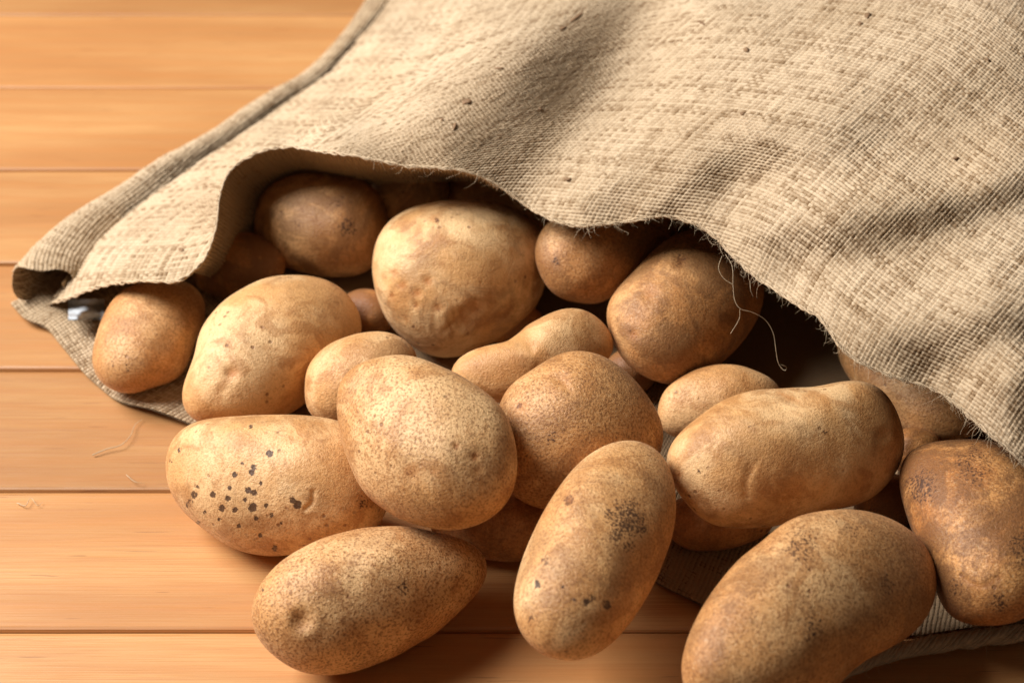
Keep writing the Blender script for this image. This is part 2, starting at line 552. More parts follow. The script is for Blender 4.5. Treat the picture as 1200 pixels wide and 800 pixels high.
potato("potato", [(214, 462), (217, 442), (226, 424), (230, 402), (240, 378), (258, 356), (282, 339), (308, 327), (342, 322), (385, 329), (413, 352), (424, 384), (415, 415), (390, 445), (355, 475), (315, 495), (270, 500), (235, 495), (218, 482)],
       "smooth pale pear shaped potato with one eye on its narrow end", tone=0.18, speck=0.25, dirt=0.12, seed=10, level=6, lie=0.75, group=GOUT,
       eyes=[(271, 437, 8, 3.5, 1)], creases=[([(250, 470), (262, 452), (262, 430)], 9, 1.2, 0)], marks=[(266, 437, 3, .4)])
potato("potato", [(357, 455), (362, 428), (383, 405), (418, 391), (452, 389), (478, 401), (490, 425), (482, 460), (455, 486), (420, 498), (385, 498), (362, 482)],
       "pale fawn potato half hidden behind the big freckled one", tone=0.3, speck=0.4, dirt=0.1, seed=11, lie=0.3, group=GOUT)
potato("potato", [(529, 432), (541, 418), (562, 407), (595, 399), (620, 380), (645, 367), (668, 361), (693, 367), (713, 386), (719, 405), (706, 428), (675, 442), (635, 458), (600, 472), (560, 468), (533, 450)],
       "smooth narrow waisted potato below the large pale pitted one", tone=0.35, speck=0.2, dirt=0.12, seed=12, lie=0.7, group=GOUT)
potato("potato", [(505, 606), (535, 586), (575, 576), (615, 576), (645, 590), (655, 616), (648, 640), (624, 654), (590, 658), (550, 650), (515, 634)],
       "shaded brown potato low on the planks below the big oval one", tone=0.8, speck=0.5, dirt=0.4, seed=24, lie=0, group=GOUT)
potato("potato", [(585, 475), (600, 450), (622, 434), (655, 415), (690, 412), (725, 428), (758, 462), (777, 503), (769, 540), (742, 568), (704, 586), (662, 598), (628, 594), (602, 580), (585, 555), (580, 515)],
       "coarse freckled brown potato in the middle of the pile behind the big oval one", tone=0.5, speck=0.95, dirt=0.3, seed=13, level=6, lie=0.3, group=GOUT,
       eyes=[(610, 476, 6, 2.5, .6), (657, 443, 9, 3, .2)], marks=[(609, 475, 4, .6), (648, 512, 10, .45)],
       creases=[([(640, 440), (655, 445), (668, 458)], 3, 2, .2)])
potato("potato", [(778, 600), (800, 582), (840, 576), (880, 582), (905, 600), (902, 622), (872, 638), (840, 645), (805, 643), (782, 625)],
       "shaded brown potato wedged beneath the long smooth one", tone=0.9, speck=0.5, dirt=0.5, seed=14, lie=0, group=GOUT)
potato("potato", [(195, 555), (197, 525), (211, 505), (238, 492), (282, 487), (350, 486), (400, 494), (430, 515), (448, 550), (455, 588), (442, 616), (412, 636), (375, 646), (338, 650), (312, 651), (278, 644), (245, 625), (220, 603), (202, 582)],
       "pale potato peppered with black scab spots on the bare planks", tone=0.22, speck=0.4, dirt=0.15, seed=16, level=7, lie=1.0, group=GOUT,
       marks=[(296, 594, 5.5, 1), (275, 597, 3.5, 1), (260, 595, 4.2, 1), (291, 574, 4.2, 1), (298, 577, 4, .9), (249, 579, 4, .9), (267, 584, 4, .9), (275, 556, 4, .9),
              (295, 553, 4, .9), (297, 547, 4, .8), (316, 531, 5, .8), (349, 591, 5.5, .95), (343, 586, 4, .8), (227, 580, 5, .7), (312, 592, 3, .9), (300, 607, 3, .8), (280, 616, 3, .8),
              (269, 571, 3, .8), (287, 585, 3, .8), (210, 527, 3, .7), (294, 500, 3, .7), (322, 642, 4, .7), (305, 627, 3, .8), (240, 600, 3, .6), (232, 612, 3, .6), (318, 603, 3, .7),
              (257, 608, 2.5, .7), (200, 540, 3, .5), (232, 570, 2.5, .7), (330, 612, 2.5, .6), (284, 543, 2.5, .7), (306, 566, 2.5, .8), (425, 588, 8, .5), (222, 590, 6, .45)],
       creases=[([(358, 596), (366, 588), (367, 576)], 3, 2.5, .25)])
potato("potato", [(295, 727), (300, 695), (325, 661), (365, 636), (407, 622), (455, 616), (505, 621), (545, 634), (567, 650), (571, 672), (556, 697), (525, 730), (480, 760), (430, 782), (382, 791), (340, 781), (310, 757)],
       "freckled oval potato at the front left with a dimple at its near end", tone=0.4, speck=1.0, dirt=0.22, seed=17, level=6, lie=1.0, group=GOUT,
       eyes=[(354, 727, 12, 6, .35), (467, 628, 6, 2, .3)], marks=[(472, 689, 10, .5), (307, 690, 3, .7), (420, 772, 12, .3)])
potato("potato", [(395, 468), (400, 445), (420, 427), (455, 416), (490, 419), (530, 435), (565, 456), (590, 481), (603, 515), (606, 553), (596, 585), (570, 610), (530, 621), (490, 615), (455, 600), (425, 574), (407, 537), (397, 502)],
       "big oval freckled potato with red eyes lying on top at the centre of the pile", tol=0.005, tone=0.32, speck=0.85, dirt=0.12, seed=18, level=6, lie=0.45, group=GOUT,
       eyes=[(534, 522, 5, 2, .9), (556, 535, 6, 2.2, .9), (475, 500, 6, 1, .5), (482, 553, 12, .5, .45), (508, 552, 5, 1, .5), (560, 550, 6, 2, .4), (452, 498, 9, 1, .1)],
       marks=[(534, 523, 3.2, .7), (556, 534, 3.2, .8), (525, 515, 2.2, .6), (482, 555, 9, .3)])
potato("potato", [(780, 541), (787, 520), (801, 503), (821, 486), (851, 467), (885, 457), (934, 454), (960, 452), (986, 447), (1013, 447), (1036, 459), (1051, 483), (1060, 512), (1056, 540), (1040, 567), (1015, 587), (976, 598), (932, 611), (892, 618), (852, 618), (824, 608), (800, 585), (786, 560)],
       "long smooth pale potato lying across the top at the right", tone=0.22, speck=0.3, dirt=0.2, seed=19, level=6, lie=0.9, group=GOUT,
       creases=[([(875, 582), (874, 565), (880, 548)], 2.6, 3.5, .3), ([(912, 460), (925, 466), (936, 470)], 2, 1, .5)],
       eyes=[(796, 556, 6, 3, .8), (1035, 510, 8, 2.5, .25)], marks=[(796, 556, 3, .6), (818, 552, 2.5, .6), (966, 505, 2.5, .5), (880, 500, 2, .5), (905, 535, 2.5, .4)])
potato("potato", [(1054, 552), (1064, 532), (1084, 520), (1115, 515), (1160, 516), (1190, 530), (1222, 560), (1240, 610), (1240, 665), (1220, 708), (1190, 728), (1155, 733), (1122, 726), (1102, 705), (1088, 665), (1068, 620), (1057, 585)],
       "dirty yellow brown potato at the right edge in the shade of the sack", tone=1.0, speck=0.9, dirt=1.0, seed=20, level=6, lie=0.6, group=GOUT,  # besides real soil, full tone and dirt paint in its shade
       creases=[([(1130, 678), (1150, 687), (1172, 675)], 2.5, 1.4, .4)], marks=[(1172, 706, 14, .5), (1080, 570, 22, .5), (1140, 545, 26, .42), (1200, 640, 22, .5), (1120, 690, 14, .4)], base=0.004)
potato("potato", [(735, 516), (762, 522), (782, 543), (791, 573), (791, 612), (780, 652), (760, 696), (730, 740), (700, 765), (665, 774), (630, 762), (608, 736), (602, 700), (609, 664), (624, 625), (644, 587), (671, 550), (702, 525)],
       "upright oval potato at the front centre with a dark soil stain", tol=0.007, tone=0.3, speck=0.75, dirt=0.3, seed=21, level=7, lie=0.6, group=GOUT,
       marks=[(735, 608, 24, .62), (722, 626, 12, .6), (750, 618, 11, .6), (714, 602, 9, .5), (738, 640, 10, .4), (630, 685, 4, 1), (629, 682, 3, 1), (660, 687, 2.5, .8), (687, 706, 5, .8), (711, 708, 6, .6), (667, 586, 7, .6), (640, 655, 7, .4), (695, 700, 5, .5), (672, 702, 4, .5), (622, 725, 8, .35)],
       eyes=[(667, 586, 7, 2, .5), (640, 600, 10, .5, .4)])
potato("potato", [(800, 800), (801, 768), (810, 736), (832, 697), (860, 661), (892, 634), (922, 611), (952, 600), (984, 597), (1020, 599), (1056, 614), (1080, 634), (1094, 657), (1097, 688), (1088, 720), (1064, 746), (1032, 764), (1000, 784), (972, 812), (930, 838), (875, 848), (825, 834)],
       "largest dusty brown potato at the front, cut off by the bottom of the picture", tol=0.006, tone=0.5, speck=0.9, dirt=0.42, seed=22, level=6, lie=0.9, group=GOUT, base=0.002,
       marks=[(940, 640, 24, .45), (952, 736, 18, .42), (1040, 684, 14, .45), (1000, 620, 12, .3), (905, 640, 6, .3)], eyes=[(900, 642, 9, 3, .3), (965, 628, 12, 2, .2)],
       creases=[([(1010, 650), (1025, 655), (1036, 666)], 2.5, 2, .4)])

# filler potatoes added to darken the gaps of the pile
FRONT_KEEP = FRONT.copy()
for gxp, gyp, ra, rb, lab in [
        (428, 368, 34, 30, "dark potato deep in the gap left of the large pale pitted one"),  # filler potato added to darken this gap
        (598, 378, 38, 28, "dark potato deep in the gap right below the large pale pitted one"),  # filler potato added to darken this gap
        (738, 436, 32, 28, "dark potato deep in the gap left below the big brown egg shaped one"),  # filler potato added to darken this gap
        (1040, 588, 40, 34, "dark potato in the gap between the long smooth one and the largest front one"),  # filler potato added to darken this gap
        (1072, 528, 34, 28, "dark potato sliver between the golden brown one and the dirty yellow brown one"),  # filler potato added to darken this gap
        (280, 312, 56, 40, "dark potato in the shadow left below the round brown one")]:  # filler potato added to darken this gap
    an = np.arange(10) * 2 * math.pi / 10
    potato("potato", [(gxp + ra * math.cos(t) * (1 + .06 * math.sin(gxp + 2 * t)), gyp + rb * math.sin(t)) for t in an], lab, tone=1.0, speck=0.4, dirt=1.0,  # tone and dirt at full paint the shade of the gap
           seed=int(gxp), lie=0, group="filler potatoes added to darken the gaps of the pile", free=True)
FRONT = FRONT_KEEP

# ------------------------------------------------------------------ burlap sack
sack = empty("burlap_sack", (0.1, 0.2, 0.0))
thing(sack, "open burlap sack lying on its side and spilling potatoes", "sack")
SACKLOC = np.array([0.1, 0.2, 0.0])
PITCHW = 0.00205         # distance between yarns

def vnoise2(x, y, seed):
    """smooth value noise"""
    r = np.random.default_rng(seed).random((64, 64))
    xi, yi = np.floor(x).astype(int), np.floor(y).astype(int)
    fx, fy = x - xi, y - yi
    fx = fx * fx * (3 - 2 * fx); fy = fy * fy * (3 - 2 * fy)
    a = r[yi % 64, xi % 64]; b = r[yi % 64, (xi + 1) % 64]
    c = r[(yi + 1) % 64, xi % 64]; d = r[(yi + 1) % 64, (xi + 1) % 64]
    return (a * (1 - fx) + b * fx) * (1 - fy) + (c * (1 - fx) + d * fx) * fy

def weave(U, V, seed=0):
    """U, V in metres along the cloth -> displacement (m) and yarn tint"""
    r = np.random.default_rng(seed + 100)
    u = U / PITCHW + 0.3 * (vnoise2(U * 90, V * 90, seed + 1) - 0.5) + 0.22 * (vnoise2(U * 700, V * 260, seed + 7) - 0.5)
    v = V / PITCHW + 0.3 * (vnoise2(U * 90, V * 90, seed + 2) - 0.5) + 0.22 * (vnoise2(U * 260, V * 700, seed + 8) - 0.5)
    iu, iv = np.floor(u).astype(int), np.floor(v).astype(int)
    fu, fv = u - iu, v - iv
    ra = r.uniform(0.88, 1.14, 2048); rb = r.uniform(0.88, 1.14, 2048)
    ta = r.random(2048); tb = r.random(2048)
    wa = ra[iu % 2048] * (0.78 + 0.45 * vnoise2(iu * 3.1, V * 220, seed + 3))      # warp yarn girth
    wb = rb[iv % 2048] * (0.78 + 0.45 * vnoise2(U * 220, iv * 3.7, seed + 4))
    par = (iu + iv) % 2
    pu = np.sin(np.pi * fu); pv = np.sin(np.pi * fv)
    hwarp = np.sqrt(np.clip(pu, 0, 1)) * wa * np.where(par == 0, 0.35 + 0.65 * pv, 0.35 - 0.35 * pv)
    hweft = np.sqrt(np.clip(pv, 0, 1)) * wb * np.where(par == 1, 0.35 + 0.65 * pu, 0.35 - 0.35 * pu)
    h = np.maximum(hwarp, hweft)
    top = hwarp > hweft
    along = np.where(top, vnoise2(iu * 5.3, V * 120, seed + 5), vnoise2(U * 120, iv * 5.9, seed + 6))
    tint = 0.45 * np.where(top, ta[iu % 2048], tb[iv % 2048]) + 0.55 * along
    disp = (h - 0.55) * 0.00078 + 0.00035 * np.where(vnoise2(U * 60 + 7, V * 60, seed + 11) > 0.8, h, 0)
    hole = 1 - sstep(h, 0.22, 0.62)
    disp = disp - 0.00025 * hole
    tint = np.clip(sstep(tint, 0.32, 0.98) + 0.7 * hole, 0, 2)      # above 1: shade of the open holes between yarns, painted in
    return disp, tint

def grid_faces(nu, nv):
    i = np.arange(nv - 1)[:, None] * nu + np.arange(nu - 1)[None]
    return np.stack([i, i + 1, i + 1 + nu, i + nu], -1).reshape(-1, 4)

def grid_normals(P):
    du = np.gradient(P, axis=1); dv = np.gradient(P, axis=0)
    n = np.cross(du, dv)
    n /= np.maximum(np.linalg.norm(n, axis=2, keepdims=True), 1e-12)
    return n

def compact(P, F, attrs):
    used = np.zeros(len(P), bool); used[F.ravel()] = True
    idx = np.cumsum(used) - 1
    return P[used], idx[F], {k: v[used] for k, v in attrs.items()}

# --- top panel: mouth edge traced, heights set by hand, draped clear of the potatoes
EDGE = [(62, 354), (82, 349), (109, 338), (153, 330), (190, 330), (216, 326), (240, 303), (253, 268), (258, 229), (272, 198), (302, 179), (337, 172), (376, 177),
        (405, 182), (430, 186), (475, 195), (520, 197), (561, 206), (595, 225), (625, 246), (647, 257), (670, 264), (700, 264), (737, 259), (775, 254),
        (805, 259), (832, 273), (855, 297), (880, 320), (910, 342), (935, 357), (960, 373), (975, 392), (984, 406), (1012, 427), (1056, 445),
        (1100, 459), (1128, 481), (1158, 507), (1184, 529), (1203, 548), (1250, 595), (1310, 660)]
HC = [  # (px, py, height of the cloth above the table)
    (62, 354, .010), (109, 338, .035), (153, 330, .058), (216, 326, .062), (240, 303, .060), (255, 260, .064), (262, 215, .070), (302, 179, .078), (376, 177, .086),
    (430, 186, .090), (520, 197, .094), (595, 225, .092), (647, 257, .086), (700, 264, .086), (775, 254, .090), (832, 273, .090), (880, 320, .090),
    (935, 357, .095), (984, 406, .090), (1056, 445, .088), (1128, 481, .082), (1203, 548, .078), (1310, 660, .03),
    (60, 335, .006), (110, 280, .016), (180, 232, .022), (250, 190, .025), (330, 142, .024), (400, 90, .021), (465, 18, .019), (520, -60, .012), (580, -150, .01),
    (150, 300, .035), (200, 270, .042), (230, 230, .050), (290, 185, .070), (380, 140, .080), (470, 120, .094), (450, 60, .07), (520, 0, .075),
    (560, 120, .108), (640, 60, .115), (620, 170, .104), (700, 120, .108), (760, 60, .116), (700, 200, .100), (800, 170, .112), (860, 100, .124), (800, 0, .125),
    (920, 210, .119), (1000, 120, .136), (1000, 280, .115), (1100, 200, .129), (1100, 340, .110), (1180, 100, .142), (1180, 300, .118), (1180, 440, .105), (1000, 0, .138),
    (1150, -60, .142), (1350, 100, .12), (1400, 350, .08), (1350, 500, .05), (1550, 200, .02), (1600, 450, .0), (800, -200, .09), (1000, -250, .09), (1300, -250, .08),
    (700, -350, .0), (1000, -400, .02), (1400, -400, .02), (1650, -100, .0)]
RIDGES = [  # polyline, half width px, height
    ([(178, 247), (250, 205), (330, 160), (400, 112), (470, 40)], 19, .013),
    ([(205, 262), (262, 225), (300, 185)], 15, -.006),
    ([(285, 175), (380, 150), (480, 118), (560, 70), (640, 10), (700, -60)], 40, .006),
    ([(600, 240), (640, 180), (690, 110), (740, 50), (770, -20)], 46, -.007),
    ([(540, 200), (590, 150), (640, 80), (700, 20)], 36, .004),
    ([(690, 240), (760, 190), (860, 160), (960, 165)], 30, .005),
    ([(860, 215), (960, 185), (1060, 175), (1120, 185)], 26, -.004),
    ([(830, 262), (930, 255), (1040, 235), (1160, 215), (1230, 200)], 26, .004),
    ([(930, 320), (1040, 300), (1150, 255), (1230, 235)], 22, -.004),
    ([(1000, 400), (1080, 370), (1200, 340)], 24, .004),
    ([(1090, 440), (1160, 420), (1240, 400)], 18, -.003),
    ([(760, 250), (800, 215), (830, 200)], 16, .004),
    ([(830, 40), (940, 60), (1060, 60), (1200, 30)], 40, .005),
    ([(420, 180), (470, 165), (520, 170)], 18, .004),
]
gx = GX0 + (np.arange(GW) + 0.5) * CELL
gy = GY0 + (np.arange(GH) + 0.5) * CELL
MX, MY = np.meshgrid(gx, gy)
def tps(ctrl, X, Y, lam=2e-3):
    c = np.array(ctrl, float); n = len(c); s = 600.0
    xy = c[:, :2] / s
    def K(d2):
        return np.where(d2 > 1e-12, 0.5 * d2 * np.log(np.maximum(d2, 1e-12)), 0)
    d2 = ((xy[:, None] - xy[None]) ** 2).sum(-1)
    A = np.zeros((n + 3, n + 3))
    A[:n, :n] = K(d2) + lam * np.eye(n)
    A[:n, n:] = np.c_[np.ones(n), xy]; A[n:, :n] = A[:n, n:].T
    sol = np.linalg.solve(A, np.r_[c[:, 2], 0, 0, 0])
    out = sol[n] + sol[n + 1] * X / s + sol[n + 2] * Y / s
    for i in range(n):
        out = out + sol[i] * K((X / s - xy[i, 0]) ** 2 + (Y / s - xy[i, 1]) ** 2)
    return out
HH = tps(HC, MX, MY)
for pl, wd, am in RIDGES:
    q = spline(pl, 60)
    best = np.full(MX.shape, 1e9)
    for a, b in q:
        best = np.minimum(best, (MX - a) ** 2 + (MY - b) ** 2)
    HH += am * np.exp(-best / (2 * wd * wd))
HH += 0.0022 * (vnoise2(MX / 55 + 3, MY / 40, 41) - 0.5) + 0.0008 * (vnoise2(MX / 22, MY / 18 + 9, 42) - 0.5)
HH = np.maximum(HH, 0.004)
DC = depth_z(MX, MY, HH)
def blur(A, n):
    for _ in range(n):
        B = np.pad(A, 1, mode='edge')
        A = (B[1:-1, 1:-1] * 2 + B[:-2, 1:-1] + B[2:, 1:-1] + B[1:-1, :-2] + B[1:-1, 2:]) / 6
    return A
# clearance over the potatoes
lim = FRONT.copy()
for _ in range(2):
    B = np.pad(lim, 1, mode='edge')
    lim = np.minimum.reduce([B[1:-1, 1:-1], B[:-2, 1:-1], B[2:, 1:-1], B[1:-1, :-2], B[1:-1, 2:]])
lim -= 0.0035
over = np.maximum(DC - lim, 0)
over[lim > 5] = 0
print("cloth pushed clear of potatoes by up to", over.max())
DCL = DC - over
sm = blur(DCL, 10)
DCL = np.minimum(sm, lim + 0.002)
far = sstep(400 - MY - 0.42 * (MX - 600) * 0 + 0 * MX, 150, 260)
DCL = blur(DCL, 5)
DCL = DCL * (1 - far) + blur(DCL, 40) * far

def sampleD(px, py):
    x = np.clip((px - GX0) / CELL - 0.5, 0, GW - 1.001); y = np.clip((py - GY0) / CELL - 0.5, 0, GH - 1.001)
    xi, yi = x.astype(int), y.astype(int); fx, fy = x - xi, y - yi
    return (DCL[yi, xi] * (1 - fx) + DCL[yi, xi + 1] * fx) * (1 - fy) + (DCL[yi + 1, xi] * (1 - fx) + DCL[yi + 1, xi + 1] * fx) * fy

def resample(P, n):
    s = np.concatenate([[0], np.cumsum(np.linalg.norm(np.diff(P, axis=0), axis=1))])
    t = np.linspace(0, s[-1], n)
    return np.stack([np.interp(t, s, P[:, k]) for k in range(P.shape[1])], 1), s[-1]

BASE = [(40, 392), (95, 386), (153, 380), (216, 372), (290, 356), (370, 334), (450, 312), (520, 300), (590, 296), (650, 302), (720, 310), (790, 318), (850, 334), (910, 370), (970, 420), (1030, 462), (1100, 496), (1170, 552), (1240, 625), (1310, 700)]
e = spline(BASE, 900)
edge = spline(EDGE, 900)
edge3 = at_depth(edge[:, 0], edge[:, 1], sampleD(edge[:, 0], edge[:, 1]))
POLY = np.concatenate([edge[::3], edge[-1:], [(1900, 900), (2200, -900), (560, -900), (545, -150), (498, -80), (450, 10), (388, 84), (312, 137), (238, 187), (178, 229), (118, 276), (84, 318), (72, 342)]])
def inside(x, y):
    r = np.zeros(x.shape, bool)
    xi, yi = POLY[:, 0], POLY[:, 1]; xj, yj = np.roll(xi, 1), np.roll(yi, 1)
    for a, b, c, d in zip(xi, yi, xj, yj):
        if b == d: continue
        if max(b, d) < y.min() or min(b, d) > y.max(): continue
        r ^= ((b > y) != (d > y)) & (x < (c - a) * (y - b) / (d - b) + a)
    return r
e3 = at_z(e[:, 0], e[:, 1], np.full(len(e), 0.07))
s3 = np.concatenate([[0], np.cumsum(np.linalg.norm(np.diff(e3, axis=0), axis=1))])
LU = s3[-1]
LV = 0.80
LEFT = spline([(40, 392), (62, 318), (104, 272), (174, 224), (240, 182), (314, 132), (384, 80), (446, 8), (524, -110), (640, -330)], 400)
RDX, RDY = 430, -640

def cloth_xy(uu, vv):
    """uu, vv in 0..1 -> pixel position"""
    s = uu * LU
    ex = np.interp(s, s3, e[:, 0]); ey = np.interp(s, s3, e[:, 1])
    k = np.ones(121) / 121
    exs = np.convolve(np.pad(e[:, 0], 60, mode='reflect', reflect_type='odd'), k, 'valid')
    eys = np.convolve(np.pad(e[:, 1], 60, mode='reflect', reflect_type='odd'), k, 'valid')
    sx = np.interp(s, s3, exs); sy = np.interp(s, s3, eys)
    w = sstep(vv, 0.0, 0.5)
    t = np.linspace(0, 1, len(LEFT))
    lx = np.interp(vv, t, LEFT[:, 0]) - LEFT[0, 0]; ly = np.interp(vv, t, LEFT[:, 1]) - LEFT[0, 1]
    un = uu
    X = ex * (1 - w) + sx * w + lx * (1 - un) + RDX * vv * un
    Y = ey * (1 - w) + sy * w + ly * (1 - un) + RDY * vv * un
    return X, Y

STEP = 0.00041
def build_top(step, fine):
    nu = int(LU / step); nv = int(LV / step)
    uu = np.linspace(0, 1, nu); vv = np.linspace(0, 1, nv)
    if fine:
        # frame part only: cut rows that lie wholly beyond the frame
        vv = vv[vv < 0.97]
    UU, VV = np.meshgrid(uu, vv)
    X, Y = cloth_xy(UU, VV)
    # ragged edge: the outermost yarns wander
    D = sampleD(X, Y)
    P = at_depth(X, Y, D)
    # true length along the lines from the mouth back
    sv = np.concatenate([np.zeros((1, P.shape[1])), np.cumsum(np.linalg.norm(np.diff(P, axis=0), axis=2), axis=0)])
    fr_ = (X > 0) & (X < 1200) & (Y > 0) & (Y < 700)
    dl = np.diff(sv, axis=0, prepend=0)
    md = np.where(fr_.any(1), (dl * fr_).sum(1) / np.maximum(fr_.sum(1), 1), dl.mean(1))
    svm = np.cumsum(md)[:, None]
    sv = 0.25 * sv + 0.75 * svm
    su = UU * LU
    return X, Y, P, su, sv

def top_panel():
    X, Y, P, su, sv = build_top(STEP * 1.58, True)
    # refine rows so that the spacing along v is about STEP everywhere: interpolate between built rows
    nv, nu = X.shape
    print("top grid", X.shape, "v length", sv[-1].min(), sv[-1].max())
    d, tint = weave(su, sv, 0)
    N = grid_normals(P)
    sgn = np.sign((N * (CAMP - P)).sum(-1).mean())
    N = N * sgn
    # wrap the very edge slightly down
    P2 = P + N * d[..., None]
    F = grid_faces(nu, nv)
    Xf, Yf = X.ravel(), Y.ravel()
    keep = ((Xf > -40) & (Xf < 1330) & (Yf > -110) & (Yf < 860))[F].all(axis=1)
    near = ((sv.ravel() < 0.30) | (Xf < 640))[F[:, 0]] & keep
    ins = np.ones(len(F), bool)
    Fn = F[near]
    ins[near] = inside(Xf[Fn].mean(1), Yf[Fn].mean(1))
    keep &= ins
    PP, FF, AA = compact(P2.reshape(-1, 3), F[keep], {"yarn": tint.ravel()})
    print("top panel faces", len(FF))
    # coarse continuation beyond the frame, a hair lower
    Xc, Yc, Pc, suc, svc = build_top(0.006, False)
    Fc = grid_faces(Xc.shape[1], Xc.shape[0])
    xf, yf = Xc.ravel(), Yc.ravel()
    kc = ~((xf > -20) & (xf < 1310) & (yf > -90) & (yf < 840))[Fc].all(axis=1)
    kc &= inside(xf[Fc].mean(1), yf[Fc].mean(1))
    Pc2 = Pc.reshape(-1, 3) - np.array([0, 0, 0.0008])
    PC, FC, AC = compact(Pc2, Fc[kc], {"yarn": np.full(len(Pc2), 0.75)})
    V = np.concatenate([PP, PC]); FF = np.concatenate([FF, FC + len(PP)])
    return mesh_obj("top_panel", V - SACKLOC, FF, BURLAP, sack, attrs={"yarn": np.concatenate([AA["yarn"], AC["yarn"]])})
top_panel()

# --- hem turned in under the raised arch
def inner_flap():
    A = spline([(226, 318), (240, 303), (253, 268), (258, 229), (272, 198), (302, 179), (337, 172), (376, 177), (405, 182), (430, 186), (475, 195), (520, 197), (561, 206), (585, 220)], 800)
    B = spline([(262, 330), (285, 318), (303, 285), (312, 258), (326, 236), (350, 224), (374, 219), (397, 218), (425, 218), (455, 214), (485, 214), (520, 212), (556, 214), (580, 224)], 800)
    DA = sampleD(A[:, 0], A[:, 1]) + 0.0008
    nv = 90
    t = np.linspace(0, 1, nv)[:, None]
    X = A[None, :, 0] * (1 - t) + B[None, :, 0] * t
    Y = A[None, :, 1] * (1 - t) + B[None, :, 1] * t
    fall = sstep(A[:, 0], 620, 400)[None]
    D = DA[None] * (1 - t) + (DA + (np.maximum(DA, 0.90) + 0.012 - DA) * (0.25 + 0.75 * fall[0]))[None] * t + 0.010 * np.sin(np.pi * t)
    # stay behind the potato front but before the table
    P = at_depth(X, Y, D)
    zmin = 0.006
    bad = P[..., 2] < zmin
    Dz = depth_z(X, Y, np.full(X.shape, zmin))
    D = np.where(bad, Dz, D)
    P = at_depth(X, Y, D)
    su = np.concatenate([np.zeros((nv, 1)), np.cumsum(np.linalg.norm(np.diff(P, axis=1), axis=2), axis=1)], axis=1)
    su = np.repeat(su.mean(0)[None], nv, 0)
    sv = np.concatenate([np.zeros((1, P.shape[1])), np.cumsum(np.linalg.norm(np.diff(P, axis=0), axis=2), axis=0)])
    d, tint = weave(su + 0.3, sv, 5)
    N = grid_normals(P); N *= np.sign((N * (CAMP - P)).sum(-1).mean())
    tint = np.maximum(tint, 0.8)  # shade inside the arch, painted as a darker yarn tint
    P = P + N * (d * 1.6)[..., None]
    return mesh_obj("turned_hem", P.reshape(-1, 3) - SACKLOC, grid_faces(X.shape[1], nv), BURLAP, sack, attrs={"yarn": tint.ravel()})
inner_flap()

# --- rolled left side
def roll():
    C = spline([(47, 337), (75, 303), (110, 270), (172, 226), (236, 185), (310, 135), (381, 83), (444, 10), (505, -80), (550, -160)], 60)
    rp = np.interp(np.linspace(0, 1, 60), [0, .08, .3, .6, 1], [34, 30, 24, 17, 14])
    P0 = at_z(C[:, 0], C[:, 1], 0.015)
    dep = (P0 - CAMP) @ FWD
    R = rp * dep / FPX
    P0 = at_z(C[:, 0], C[:, 1], R + 0.001)
    P0, L = resample(np.c_[P0, R], 1000)
    R = P0[:, 3]; P0 = P0[:, :3]
    T = np.gradient(P0, axis=0); T /= np.linalg.norm(T, axis=1, keepdims=True)
    Z = np.array([0, 0, 1.0])
    S = np.cross(T, Z); S /= np.linalg.norm(S, axis=1, keepdims=True)
    W = np.cross(S, T)
    nt = 250
    th = np.linspace(-0.6 * math.pi, 2.1 * math.pi, nt)[:, None]
    rr = R[None] * (1.0 - 0.10 * sstep(th, 1.0 * math.pi, 2.0 * math.pi) - 0.25 * sstep(th, 1.5 * math.pi, 2.3 * math.pi))
    sl = np.linspace(0, L, 1000)[None]
    rr = rr * (1 + 0.07 * np.sin(sl * 34 + th) + 0.05 * np.sin(sl * 85 + 2 * th) + 0.16 * (vnoise2(sl * 28 + 0 * th, th * 1.7 + 0 * sl, 71) - 0.5) + 0.10 * np.sin(th * 3 + sl * 14 + 1.0))
    # flatten towards the table, angle 0 faces the panel side
    P = P0[None] + (np.cos(th) * rr)[..., None] * S[None] + (np.sin(th) * rr * 0.86)[..., None] * W[None]
    P[..., 2] = np.maximum(P[..., 2], 0.0015 + 0.0004 * th)
    # slanted, ragged open end
    wob = 0.004 * np.sin(th * 1.3 + 1) + 0.003 * np.sin(th * 3.1)
    P = P + T[None] * (np.exp(-sl / 0.02) * wob)[..., None]
    su = np.concatenate([np.zeros((1, 1000)), np.cumsum(np.linalg.norm(np.diff(P, axis=0), axis=2), axis=0)])
    d, tint = weave(np.repeat(sl, nt, 0), su, 9)
    N = grid_normals(P)
    out = np.cos(th)[..., None] * S[None] + np.sin(th)[..., None] * W[None]
    N *= np.sign((N * out).sum(-1).mean())
    P = P + N * d[..., None]
    return mesh_obj("rolled_side", P.reshape(-1, 3) - SACKLOC, grid_faces(1000, nt), BURLAP, sack, attrs={"yarn": tint.ravel()})
roll()

